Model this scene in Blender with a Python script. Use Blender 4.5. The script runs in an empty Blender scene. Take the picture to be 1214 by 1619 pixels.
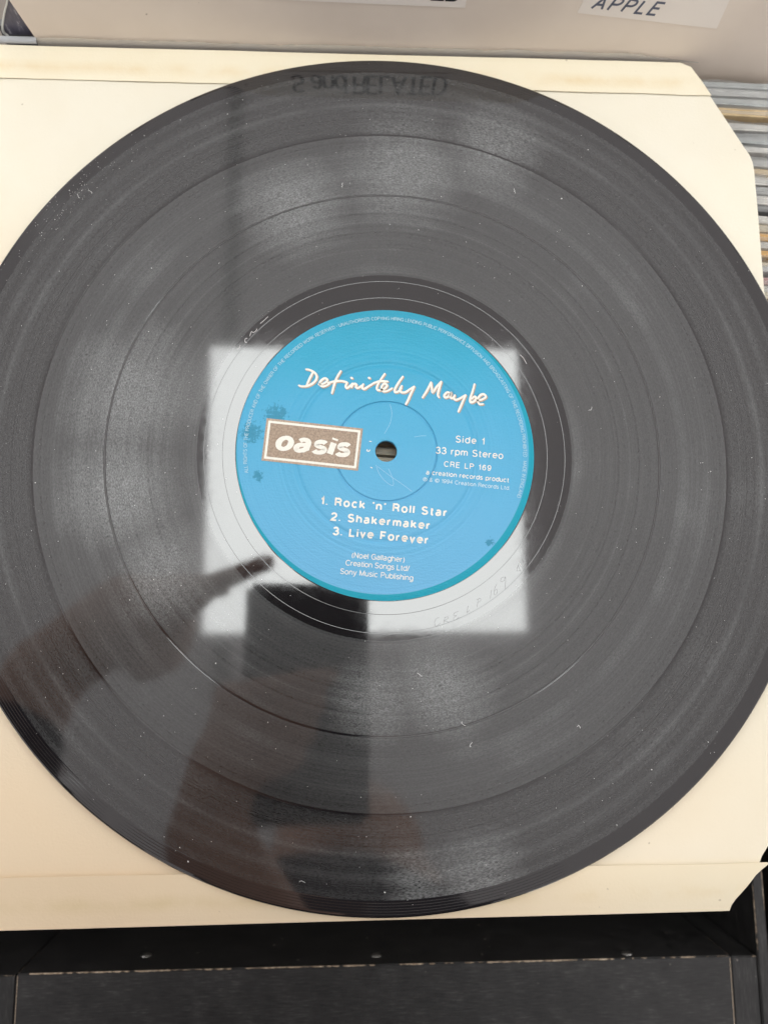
import bpy, bmesh, math, random
import numpy as np
from mathutils import Matrix, Vector, noise

SC = bpy.context.scene
COL = SC.collection
MM = 0.001
random.seed(11)

# ------------------------------------------------------------------ camera
# solved from the outline of the record (301 mm) and of its label (100 mm);
# world: record centre = origin, record top = z 0, sleeve edges along x / y
F_PX, W_PX, H_PX = 1216.0, 1214.0, 1619.0
CAM = np.array([-12.238, -62.158, 258.2])
_p, _r, _yaw = .163, .2671, -math.radians(15.5)
_cp, _sp, _cr, _sr = math.cos(_p), math.sin(_p), math.cos(_r), math.sin(_r)
_right, _up, _fw = np.array([1, 0, 0.]), np.array([0, _cp, _sp]), np.array([0, _sp, -_cp])
_R = np.array([_cr*_right+_sr*_up, -_sr*_right+_cr*_up, _fw])
_Z = np.array([[math.cos(_yaw), -math.sin(_yaw), 0], [math.sin(_yaw), math.cos(_yaw), 0], [0, 0, 1]])
CR = _R @ _Z.T                                   # rows: right, up, forward

def ray(x, y):
    return np.array([(x-W_PX/2)/F_PX, -(y-H_PX/2)/F_PX, 1.]) @ CR
def pz(x, y, z=0.):                              # photo pixel -> point on the level plane z (mm)
    d = ray(x, y); return CAM + (z-CAM[2])/d[2]*d
def pyl(x, y, Y, k=0.):                          # photo pixel -> point on the leaning plane y = Y + k z
    d = ray(x, y); t = (Y + k*CAM[2] - CAM[1])/(d[1]-k*d[2]); return CAM + t*d

cd = bpy.data.cameras.new('camera'); cam = bpy.data.objects.new('camera', cd); COL.objects.link(cam)
cd.sensor_fit = 'VERTICAL'; cd.sensor_height = 36.; cd.lens = F_PX/H_PX*36.
cd.clip_start = .005; cd.clip_end = 50
cd.dof.use_dof = True; cd.dof.focus_distance = .258; cd.dof.aperture_fstop = 9.5
m = Matrix(((CR[0][0], CR[1][0], -CR[2][0]), (CR[0][1], CR[1][1], -CR[2][1]), (CR[0][2], CR[1][2], -CR[2][2])))
cam.matrix_world = Matrix.Translation(Vector(CAM*MM)) @ m.to_4x4()
SC.camera = cam

# ------------------------------------------------------------------ light
wd = bpy.data.worlds.new('World'); SC.world = wd; wd.use_nodes = True
bg = wd.node_tree.nodes['Background']
bg.inputs[0].default_value = (1.0, .978, .968, 1); bg.inputs[1].default_value = 1.25      # the shop's other lamps, all round
PANEL = 7.4                                     # radiance of the ceiling lamp's diffuser
vs = SC.view_settings
SC.display_settings.display_device = 'sRGB'
vs.view_transform = 'Standard'; vs.look = 'None'; vs.exposure = 0.; vs.gamma = 1.; vs.use_curve_mapping = False
SC.cycles.use_denoising = True
SC.cycles.max_bounces = 10; SC.cycles.transparent_max_bounces = 16
SC.cycles.sample_clamp_indirect = 6

# ------------------------------------------------------------------ helpers
def obj(name, verts, faces, mats=None, parent=None, smooth=False, fm=None, scale=MM):
    me = bpy.data.meshes.new(name)
    v = np.asarray(verts, dtype=float)*scale
    me.from_pydata(v.tolist(), [], faces)
    o = bpy.data.objects.new(name, me); COL.objects.link(o)
    for mt in (mats if isinstance(mats, (list, tuple)) else [mats]):
        if mt: me.materials.append(mt)
    if fm is not None: me.polygons.foreach_set('material_index', fm)
    if smooth: me.polygons.foreach_set('use_smooth', [True]*len(me.polygons))
    me.update()
    if parent: o.parent = parent
    return o
def thing(name, label, cat, loc=(0, 0, 0), group=None):
    o = bpy.data.objects.new(name, None); COL.objects.link(o); o.empty_display_size = .02
    o.location = Vector(loc)*MM
    tag(o, label, cat, group); return o
def tag(o, label=None, cat=None, group=None, kind=None):
    if label: o['label'] = label
    if cat: o['category'] = cat
    if group: o['group'] = group
    if kind: o['kind'] = kind
    return o
def put(o, t):                                   # parent a world-built mesh to a thing that stands elsewhere
    o.parent = t; o.matrix_parent_inverse = Matrix.Translation(-t.location); return o
def box(x0, x1, y0, y1, z0, z1):
    v = [(x, y, z) for x in (x0, x1) for y in (y0, y1) for z in (z0, z1)]
    return v, [(0, 1, 3, 2), (4, 6, 7, 5), (0, 4, 5, 1), (2, 3, 7, 6), (0, 2, 6, 4), (1, 5, 7, 3)]
def bevbox(name, b, mat, parent=None, bev=.6, seg=2):
    v, f = box(*b)
    bm = bmesh.new(); vs_ = [bm.verts.new(p) for p in v]
    for q in f: bm.faces.new([vs_[i] for i in q])
    bmesh.ops.recalc_face_normals(bm, faces=bm.faces)
    bmesh.ops.bevel(bm, geom=bm.edges[:], offset=bev, segments=seg, affect='EDGES')
    for q in bm.verts: q.co *= MM
    me = bpy.data.meshes.new(name); bm.to_mesh(me); bm.free(); me.materials.append(mat)
    o = bpy.data.objects.new(name, me); COL.objects.link(o)
    if parent: put(o, parent)
    return o
def lathe(name, prof, mat, parent=None, n=384, close=False):
    v, f = [], []
    q = [prof[0]]                                # supporting loops keep the flats flat under smooth shading
    for (r0, z0), (r1, z1) in zip(prof, prof[1:]):
        L = math.hypot(r1-r0, z1-z0); e = min(.03, L*.2)
        q += [(r0+(r1-r0)*t, z0+(z1-z0)*t) for t in (e/L, 1-e/L)]+[(r1, z1)]
    prof = q
    for r, z in prof:
        for i in range(n):
            a = 2*math.pi*i/n; v.append((r*math.cos(a), r*math.sin(a), z))
    k = len(prof)
    for j in range(k if close else k-1):
        for i in range(n):
            a, b = j*n+i, j*n+(i+1) % n; c, d = ((j+1) % k)*n+(i+1) % n, ((j+1) % k)*n+i
            f.append((a, d, c, b))
    # faces above point up: profile runs outward
    return obj(name, v, f, mat, parent, smooth=True)

class N:                                         # small node-tree builder
    def __init__(s, name):
        s.m = bpy.data.materials.new(name); s.m.use_nodes = True; s.t = s.m.node_tree
        s.b = s.t.nodes['Principled BSDF']; s.out = s.t.nodes['Material Output']
    def n(s, t, **k):
        q = s.t.nodes.new(t)
        for a, v in k.items():
            if a.startswith('i_'):
                key = a[2:]; q.inputs[int(key) if key.isdigit() else key.replace('_', ' ')].default_value = v
            else: setattr(q, a, v)
        return q
    def l(s, a, b): s.t.links.new(a, b)
    def math(s, op, a, b=None, clamp=False):
        q = s.n('ShaderNodeMath', operation=op, use_clamp=clamp)
        for i, x in enumerate((a, b)):
            if x is None: continue
            if isinstance(x, (int, float)): q.inputs[i].default_value = x
            else: s.l(x, q.inputs[i])
        return q.outputs[0]
    def noise(s, scale, detail=3, rough=.55, vec=None, dim='3D', w=None):
        q = s.n('ShaderNodeTexNoise', noise_dimensions=dim)
        q.inputs['Scale'].default_value = scale; q.inputs['Detail'].default_value = detail; q.inputs['Roughness'].default_value = rough
        if vec is not None: s.l(vec, q.inputs['Vector'])
        if w is not None: s.l(w, q.inputs['W'])
        return q.outputs['Fac']
    def ramp(s, fac, stops):
        q = s.n('ShaderNodeValToRGB'); e = q.color_ramp.elements
        while len(e) < len(stops): e.new(.5)
        for i, (p, c) in enumerate(stops):
            e[i].position = p; e[i].color = tuple(c)+(1,) if len(c) == 3 else c
        s.l(fac, q.inputs[0]); return q.outputs[0]
    def mix(s, fac, a, b, blend='MIX'):
        q = s.n('ShaderNodeMix', data_type='RGBA', blend_type=blend)
        for x, i in ((fac, 0), (a, 6), (b, 7)):
            if isinstance(x, (int, float)): q.inputs[i].default_value = x
            elif isinstance(x, tuple): q.inputs[i].default_value = x if len(x) == 4 else x+(1,)
            else: s.l(x, q.inputs[i])
        return q.outputs[2]
    def bump(s, h, strength=.3, dist=.0005, normal=None):
        q = s.n('ShaderNodeBump'); q.inputs['Strength'].default_value = strength; q.inputs['Distance'].default_value = dist
        s.l(h, q.inputs['Height'])
        if normal is not None: s.l(normal, q.inputs['Normal'])
        return q.outputs[0]
    def pos(s): return s.n('ShaderNodeNewGeometry').outputs['Position']
    def objc(s): return s.n('ShaderNodeTexCoord').outputs['Object']
def simple(name, col, rough=.5, spec=.5, metal=0., **k):
    q = N(name); q.b.inputs['Base Color'].default_value = tuple(col)+(1,); q.b.inputs['Roughness'].default_value = rough
    q.b.inputs['Specular IOR Level'].default_value = spec; q.b.inputs['Metallic'].default_value = metal
    for a, v in k.items(): q.b.inputs[a.replace('_', ' ')].default_value = v
    return q.m

# ------------------------------------------------------------------ materials
def mat_vinyl_smooth():
    q = N('vinyl_smooth'); b = q.b
    b.inputs['Base Color'].default_value = (.010, .009, .010, 1)
    n = q.noise(260, 3, .6, q.objc())
    q.l(q.ramp(n, [(.3, (.035,)*3), (.75, (.075,)*3)]), b.inputs['Roughness'])
    b.inputs['IOR'].default_value = 1.86
    q.l(q.bump(q.noise(900, 2, .5, q.objc()), .02, .00005), b.inputs['Normal'])
    return q.m
def mat_vinyl_groove(name, scat, seed):
    q = N(name); b = q.b; oc = q.objc()
    sx = q.n('ShaderNodeSeparateXYZ'); q.l(oc, sx.inputs[0])
    xy = q.n('ShaderNodeCombineXYZ'); q.l(sx.outputs[0], xy.inputs[0]); q.l(sx.outputs[1], xy.inputs[1])
    ln = q.n('ShaderNodeVectorMath', operation='LENGTH'); q.l(xy.outputs[0], ln.inputs[0])
    nr = q.n('ShaderNodeVectorMath', operation='NORMALIZE'); q.l(xy.outputs[0], nr.inputs[0])
    r = ln.outputs['Value']
    # loud and quiet passages: rings of slightly different scatter
    ring = q.noise(170, 5, .62, dim='1D', w=q.math('ADD', r, seed))
    fine = q.noise(1500, 2, .6, dim='1D', w=r)
    # the cut itself wanders: short tangential flecks
    pol = q.n('ShaderNodeVectorMath', operation='SCALE'); q.l(nr.outputs[0], pol.inputs[0]); pol.inputs['Scale'].default_value = .055
    sep = q.n('ShaderNodeSeparateXYZ'); q.l(pol.outputs[0], sep.inputs[0])
    cb = q.n('ShaderNodeCombineXYZ'); q.l(sep.outputs[0], cb.inputs[0]); q.l(sep.outputs[1], cb.inputs[1]); q.l(q.math('MULTIPLY', r, 1.5), cb.inputs[2])
    fleck = q.noise(2300, 3, .75, cb.outputs[0])
    big = q.noise(14, 2, .5, oc)
    b.inputs['Base Color'].default_value = (.009, .0085, .009, 1)
    b.inputs['Roughness'].default_value = .055; b.inputs['IOR'].default_value = 1.86
    q.l(q.bump(fleck, .02, .00003), b.inputs['Normal'])
    a = q.n('ShaderNodeBsdfPrincipled'); a.inputs['Base Color'].default_value = (.014, .0135, .014, 1)
    a.inputs['IOR'].default_value = 2.5; a.inputs['Anisotropic'].default_value = .93
    ro = q.math('ADD', q.math('MULTIPLY', ring, .30), q.math('MULTIPLY', fleck, .16))
    q.l(q.math('ADD', ro, .18, clamp=True), a.inputs['Roughness'])
    q.l(nr.outputs[0], a.inputs['Tangent'])
    q.l(q.bump(fleck, .22, .00012), a.inputs['Normal'])
    mx = q.n('ShaderNodeMixShader')
    fac = q.math('ADD', q.math('MULTIPLY', ring, .23), q.math('MULTIPLY', fine, .11))
    sheen = None                                  # bright sheen patches of the grooves, set by hand into the shader mix
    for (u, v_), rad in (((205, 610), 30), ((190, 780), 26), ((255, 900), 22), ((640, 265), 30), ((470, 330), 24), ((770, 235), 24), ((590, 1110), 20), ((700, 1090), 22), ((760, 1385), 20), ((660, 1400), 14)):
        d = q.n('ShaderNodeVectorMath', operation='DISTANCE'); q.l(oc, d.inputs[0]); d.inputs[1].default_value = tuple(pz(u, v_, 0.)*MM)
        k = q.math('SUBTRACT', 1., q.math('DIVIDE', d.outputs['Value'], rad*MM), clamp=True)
        sheen = k if sheen is None else q.math('MAXIMUM', sheen, k)
    patch = q.math('ADD', sheen, q.math('MULTIPLY', q.math('SUBTRACT', q.noise(26, 3, .6, oc), .5), .9))
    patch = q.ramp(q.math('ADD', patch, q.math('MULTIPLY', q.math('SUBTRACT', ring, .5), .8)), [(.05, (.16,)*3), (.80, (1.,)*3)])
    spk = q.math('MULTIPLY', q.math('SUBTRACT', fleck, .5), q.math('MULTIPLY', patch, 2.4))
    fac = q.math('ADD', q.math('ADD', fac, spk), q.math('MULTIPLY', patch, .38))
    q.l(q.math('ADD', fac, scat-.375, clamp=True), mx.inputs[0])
    q.l(b.outputs[0], mx.inputs[1]); q.l(a.outputs[0], mx.inputs[2]); q.l(mx.outputs[0], q.out.inputs[0])
    return q.m
def mat_label():
    q = N('label_paper'); b = q.b; oc = q.objc()
    sx = q.n('ShaderNodeSeparateXYZ'); q.l(oc, sx.inputs[0])
    g = q.math('ADD', q.math('MULTIPLY', sx.outputs[1], -10.), .5, clamp=True)          # printed sky: deeper at the top
    g = q.math('ADD', g, q.math('MULTIPLY', q.math('SUBTRACT', q.noise(45, 3, .6, oc), .5), .25))
    col = q.ramp(g, [(0., (.000, .270, .400)), (.13, (.010, .305, .470)), (.36, (.050, .340, .550)), (1., (.125, .380, .620))])
    # the printed sky sits a little high on the paper disc: a sickle of plain teal shows round the lower edge
    rim = q.n('ShaderNodeVectorMath', operation='DISTANCE'); q.l(oc, rim.inputs[0]); rim.inputs[1].default_value = (-.0008, .0011, 0)
    rimk = q.math('MULTIPLY', q.math('SUBTRACT', rim.outputs['Value'], .0502), 6000., clamp=True)
    # worn flakes where the print has rubbed to dark teal
    dist = None
    for (u, v), rad in (((398, 684), 4.4), ((436, 656), 4.6), ((408, 752), 2.2), ((757, 630), 2.6), ((774, 857), 1.7), ((446, 652), 2.5)):
        P = pz(u, v, .1)*MM
        d = q.n('ShaderNodeVectorMath', operation='DISTANCE'); q.l(oc, d.inputs[0]); d.inputs[1].default_value = tuple(P)
        k = q.math('SUBTRACT', 1., q.math('DIVIDE', d.outputs['Value'], rad*1.5*MM), clamp=True)
        dist = k if dist is None else q.math('MAXIMUM', dist, k)
    fl = q.noise(800, 5, .75, oc)
    fl = q.math('MULTIPLY', q.math('SUBTRACT', q.math('ADD', fl, q.math('MULTIPLY', dist, .42)), .70), 18., clamp=True)
    col = q.mix(q.math('MULTIPLY', fl, .8), col, (.0, .17, .27))
    grain = q.noise(1700, 2, .6, oc)
    col = q.mix(q.math('MULTIPLY', grain, .22), col, (.20, .50, .70))
    col = q.mix(rimk, col, (.0, .290, .400))
    q.l(col, b.inputs['Base Color'])
    b.inputs['Roughness'].default_value = .36; b.inputs['Specular IOR Level'].default_value = .22
    ln = q.n('ShaderNodeVectorMath', operation='LENGTH'); q.l(oc, ln.inputs[0])
    arc = q.noise(700, 4, .6, dim='1D', w=ln.outputs['Value'])
    st = q.n('ShaderNodeMapping'); q.l(oc, st.inputs[0]); st.inputs['Scale'].default_value = (1, 3.2, 1); st.inputs['Rotation'].default_value = (0, 0, .25)
    h = q.math('ADD', q.math('MULTIPLY', arc, .5), q.math('MULTIPLY', q.noise(420, 4, .65, st.outputs[0]), .6))
    h = q.math('ADD', h, q.math('MULTIPLY', grain, .35))
    q.l(q.bump(h, .8, .00024), b.inputs['Normal'])
    return q.m
def mat_paper(name, col, stain):
    q = N(name); b = q.b; p = q.pos()
    n1 = q.noise(11, 4, .6, p); n2 = q.noise(70, 4, .65, p)
    c = q.mix(q.ramp(n1, [(.35, (0, 0, 0)), (.7, (1, 1, 1))]), col, stain)
    c = q.mix(q.math('MULTIPLY', q.ramp(n2, [(.45, (0, 0, 0)), (.8, (1, 1, 1))]), .25), c, stain)
    corner_tone = q.noise(5.5, 3, .5, p)
    sxa = q.n('ShaderNodeSeparateXYZ'); q.l(p, sxa.inputs[0])
    corner_tone = q.math('SUBTRACT', corner_tone, q.math('ADD', q.math('MULTIPLY', sxa.outputs[0], 1.5), q.math('MULTIPLY', sxa.outputs[1], 2.6)))
    c = q.mix(q.math('MULTIPLY', q.ramp(corner_tone, [(.55, (0, 0, 0)), (1., (1, 1, 1))]), .85), c, (.83, .655, .45))     # warmer, browner tone towards the lower left corner
    # brown glue line showing through the folded seams
    sx = q.n('ShaderNodeSeparateXYZ'); q.l(p, sx.inputs[0])
    ay = q.math('ABSOLUTE', sx.outputs[1])
    band = q.math('SUBTRACT', 1., q.math('DIVIDE', q.math('ABSOLUTE', q.math('SUBTRACT', ay, .1453)), .0034), clamp=True)
    band = q.math('MULTIPLY', band, q.ramp(q.noise(34, 4, .6, p), [(.42, (0, 0, 0)), (.62, (1, 1, 1))]))
    c = q.mix(q.math('MULTIPLY', band, .75), c, tuple(x*y for x, y in zip(stain, (.93, .84, .70))))
    sp = q.ramp(q.noise(420, 1, .4, p), [(.80, (0, 0, 0)), (.83, (1, 1, 1))])
    c = q.mix(q.math('MULTIPLY', sp, .45), c, (.30, .22, .14))
    q.l(c, b.inputs['Base Color']); b.inputs['Roughness'].default_value = .55; b.inputs['Specular IOR Level'].default_value = .3
    fib = q.math('ADD', q.noise(1100, 3, .6, p), q.math('MULTIPLY', q.noise(45, 3, .5, p), 2.2))
    q.l(q.bump(fib, .22, .0003), b.inputs['Normal'])
    return q.m
def mat_black_wood(name, along):
    q = N(name); b = q.b; p = q.pos()
    st = q.n('ShaderNodeMapping'); q.l(p, st.inputs[0])
    st.inputs['Scale'].default_value = (.07, 1, 1) if along == 'x' else (1, .07, 1)
    g = q.noise(2000, 4, .7, st.outputs[0]); g2 = q.noise(120, 3, .6, p)
    f = q.math('ADD', q.math('MULTIPLY', g, .7), q.math('MULTIPLY', g2, .3))
    c = q.ramp(f, [(.38, (.009, .0086, .009)), (.55, (.022, .0212, .0212)), (.72, (.075, .072, .070))])
    sp = q.ramp(q.noise(330, 1, .4, p), [(.80, (0, 0, 0)), (.825, (1, 1, 1))])
    c = q.mix(q.math('MULTIPLY', sp, .6), c, (.35, .31, .27))
    q.l(c, b.inputs['Base Color'])
    q.l(q.ramp(f, [(.3, (.36,)*3), (.8, (.62,)*3)]), b.inputs['Roughness'])
    q.l(q.bump(f, .45, .0004), b.inputs['Normal'])
    return q.m
def mat_raw_edge():
    q = N('raw_chipped_wood'); b = q.b; p = q.pos()
    q.l(q.ramp(q.noise(700, 3, .6, p), [(.3, (.30, .20, .13)), (.7, (.74, .60, .45))]), b.inputs['Base Color'])
    b.inputs['Roughness'].default_value = .8
    return q.m
def mat_divider():
    q = N('cream_plastic'); b = q.b; p = q.pos()
    n1 = q.noise(18, 4, .6, p)
    c = q.ramp(n1, [(.3, (.63, .545, .465)), (.7, (.71, .625, .54))])
    sp = q.ramp(q.noise(300, 1, .3, p), [(.80, (0, 0, 0)), (.82, (1, 1, 1))])
    c = q.mix(q.math('MULTIPLY', sp, .7), c, (.16, .10, .06))
    q.l(c, b.inputs['Base Color']); b.inputs['Roughness'].default_value = .38
    q.l(q.bump(q.noise(60, 4, .6, p), .1, .0006), b.inputs['Normal'])
    return q.m
def mat_clear(name, tint=(.86, .88, .87), dens=.30):
    q = N(name); b = q.b
    b.inputs['Base Color'].default_value = tint+(1,); b.inputs['Roughness'].default_value = .16
    q.l(q.bump(q.noise(240, 3, .6, q.pos()), .5, .0006), b.inputs['Normal'])
    tr = q.n('ShaderNodeBsdfTransparent'); mx = q.n('ShaderNodeMixShader'); mx.inputs[0].default_value = dens
    q.l(tr.outputs[0], mx.inputs[1]); q.l(b.outputs[0], mx.inputs[2]); q.l(mx.outputs[0], q.out.inputs[0])
    return q.m
def mat_card(name, col):
    q = N(name); b = q.b
    n = q.noise(160, 4, .65, q.pos())
    q.l(q.ramp(n, [(.3, tuple(x*.62 for x in col)), (.7, col)]), b.inputs['Base Color']); b.inputs['Roughness'].default_value = .7
    return q.m
def mat_lamp():
    q = N('lamp_diffuser'); q.b.inputs['Base Color'].default_value = (.8, .8, .8, 1)
    q.b.inputs['Emission Color'].default_value = (.97, 1., .985, 1); q.b.inputs['Emission Strength'].default_value = PANEL
    return q.m

V_SMOOTH = mat_vinyl_smooth()
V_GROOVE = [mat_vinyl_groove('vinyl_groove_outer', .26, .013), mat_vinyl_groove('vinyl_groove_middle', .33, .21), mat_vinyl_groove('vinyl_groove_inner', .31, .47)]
M_LABEL = mat_label()
M_RIM = simple('label_rim_teal', (.0, .235, .36), .35, .4)
def mat_print(name, col, col2, rough):
    q = N(name); p = q.pos()
    n = q.noise(1500, 4, .7, p)
    q.l(q.ramp(n, [(.38, col2), (.62, col)]), q.b.inputs['Base Color']); q.b.inputs['Roughness'].default_value = rough; q.b.inputs['Specular IOR Level'].default_value = .3
    ln = q.n('ShaderNodeVectorMath', operation='LENGTH'); q.l(p, ln.inputs[0]); h = None
    for r, w in ((.01755, .00028), (.0313, .0007)):
        k = q.math('SUBTRACT', 1., q.math('DIVIDE', q.math('ABSOLUTE', q.math('SUBTRACT', ln.outputs['Value'], r)), w), clamp=True)
        h = k if h is None else q.math('MAXIMUM', h, k)
    q.l(q.bump(q.math('SUBTRACT', q.math('MULTIPLY', n, .08), h), .30, .0002), q.b.inputs['Normal'])
    return q.m
M_WHITE = mat_print('print_cream_white', (.82, .79, .71), (.74, .72, .65), .5)
M_THIN = simple('print_fine_white', (.62, .72, .74), .5, .4)
M_BROWN = mat_print('print_brown', (.40, .295, .215), (.25, .18, .125), .42)
M_BROWN2 = mat_print('print_light_brown', (.47, .355, .265), (.33, .24, .175), .42)
M_DUST = simple('dust_grey', (.78, .77, .75), .9, .2)
M_PAPER = mat_paper('sleeve_paper', (.775, .73, .61), (.745, .685, .545))
M_FLAP = mat_paper('sleeve_flap_paper', (.80, .735, .575), (.77, .68, .49))
M_WOODX = mat_black_wood('black_painted_wood_lengthwise', 'x')
M_WOODY = mat_black_wood('black_painted_wood_crosswise', 'y')
M_RAW = mat_raw_edge()
M_DIV = mat_divider()
M_STICK = simple('sticker_paper', (.74, .68, .62), .45, .4)
M_INK = simple('black_ink', (.012, .012, .016), .5, .3)
M_INKB = simple('faded_blue_black_ink', (.10, .11, .15), .5, .3)
M_CLEAR = mat_clear('clear_plastic')
M_STEEL = simple('screw_steel', (.55, .54, .52), .3, .5, 1.)
M_CEIL = simple('ceiling_white', (.80, .775, .785), .9, .2)
M_BAR = simple('ceiling_bar_shaded', (.34, .335, .33), .6, .3)  # white bars darkened: the shadow gap along them is put into the colour
M_LAMP = mat_lamp()

# ------------------------------------------------------------------ ceiling and lamps
CZ = 1170.
v, f = box(-2600, 2600, -2400, 2800, CZ+14, CZ+20)
ceiling = tag(obj('ceiling', v, f, M_CEIL), kind='structure')
for x in (-1447, -847, -247, 953, 1553):
    v, f = box(x-12, x+12, -2400, 2800, CZ+6, CZ+13.5); obj('ceiling_bar', v, f, M_BAR, ceiling)
for y in (-1260, 1140, 1740):
    v, f = box(-2600, 2600, y-12, y+12, CZ+7, CZ+13); obj('ceiling_bar', v, f, M_BAR, ceiling)
LABEL_L = {0: 'square white ceiling lamp mirrored in the shiny run-out ring round the blue label'}
def lamp(cx, cy, hx, hy, label):
    t = thing('ceiling_light', label, 'ceiling light', (cx, cy, CZ), 'square ceiling lamps over the bin')
    v, f = box(-hx, hx, -hy, hy, 0, 4); obj('diffuser', v, f, M_LAMP, t)
    for b in ((-hx-14, -hx-.5, -hy-14, hy+14), (hx+.5, hx+14, -hy-14, hy+14), (-hx-.5, hx+.5, -hy-14, -hy-.5), (-hx-.5, hx+.5, hy+.5, hy+14)):
        v, f = box(*b, -2, 6); obj('frame', v, f, M_CEIL, t)
    return t
lamp(16, 213, 296, 272, LABEL_L[0])
for cx, cy in ((1816, 213), (-1784, 213), (16, 2013)):
    lamp(cx, cy, 296, 272, 'square white ceiling lamp away from the bin, outside the mirrored view')

# ------------------------------------------------------------------ record
record = thing('vinyl_record', 'black vinyl record with a blue paper label lying on a cream paper sleeve', 'record')
def fr(r0, r1, z, n=3): return [(r0+(r1-r0)*i/n, z) for i in range(n+1)]
G1, G2, RD, RL = 95.4, 119.5, 64.5, 145.2
obj_parts = []
# lead-in with rim and underside: the outer millimetres fall away, with five wide-set turns of the lead-in groove
lead = [(RL, 0.), (RL+.15, -.008)]
for i in range(5):
    r = 145.9+i*.84; z = -.010-.003*i
    lead += [(r, z), (r+.08, z-.014), (r+.16, z-.002)]
lead += [(149.9, -.05), (150.2, -.16), (150.5, -.45), (150.6, -.9), (150.5, -1.35), (150.1, -1.6), (149., -1.75), (66., -1.75), (52, -1.7), (3.75, -1.7)]
lathe('lead_in', lead, V_SMOOTH, record, n=512)
GW = .36
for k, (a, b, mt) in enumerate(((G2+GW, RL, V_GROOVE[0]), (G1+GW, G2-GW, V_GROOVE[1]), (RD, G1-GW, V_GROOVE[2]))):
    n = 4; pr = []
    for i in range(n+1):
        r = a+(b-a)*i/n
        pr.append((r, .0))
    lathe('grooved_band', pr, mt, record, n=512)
for g in (G1, G2):
    lathe('track_gap', [(g-GW, 0.), (g-GW*.7, -.006), (g-.05, -.006), (g, -.012), (g+.05, -.006), (g+GW*.7, -.006), (g+GW, 0.)], V_SMOOTH, record, n=512)
# run-out area with the lead-out turns
ro = [(51.3, .02), (51.42, .004), (51.6, 0.)]
for r in (55.9, 62.1):
    ro += [(r-.07, 0.), (r, -.015), (r+.07, 0.)]
ro += [(63.9, 0.), (RD, 0.)]
lathe('run_out', ro, V_SMOOTH, record, n=512)
# label with its pressing rings
lb = [(3.75, -1.7), (3.75, -.06), (4.0, .03), (4.5, .06), (6.5, .02), (8.6, -.03), (11, .02), (16.9, .03), (17.2, .02), (17.35, -.32), (17.72, -.32), (17.88, .05), (18.3, .09), (19.5, .06), (24, .05), (29.9, .04), (30.5, -.05),
      (31.0, -.17), (31.6, -.14), (32.2, .07), (33.0, .12), (34.2, .05), (35.5, .03), (36.2, -.02), (37., .03), (40, .035), (47.6, .03), (50.5, .03), (51.0, .0), (51.3, .02)]
label = lathe('label', lb, M_LABEL, record, n=256)
label['label'] = 'sky blue paper centre label with white and brown print'
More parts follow.
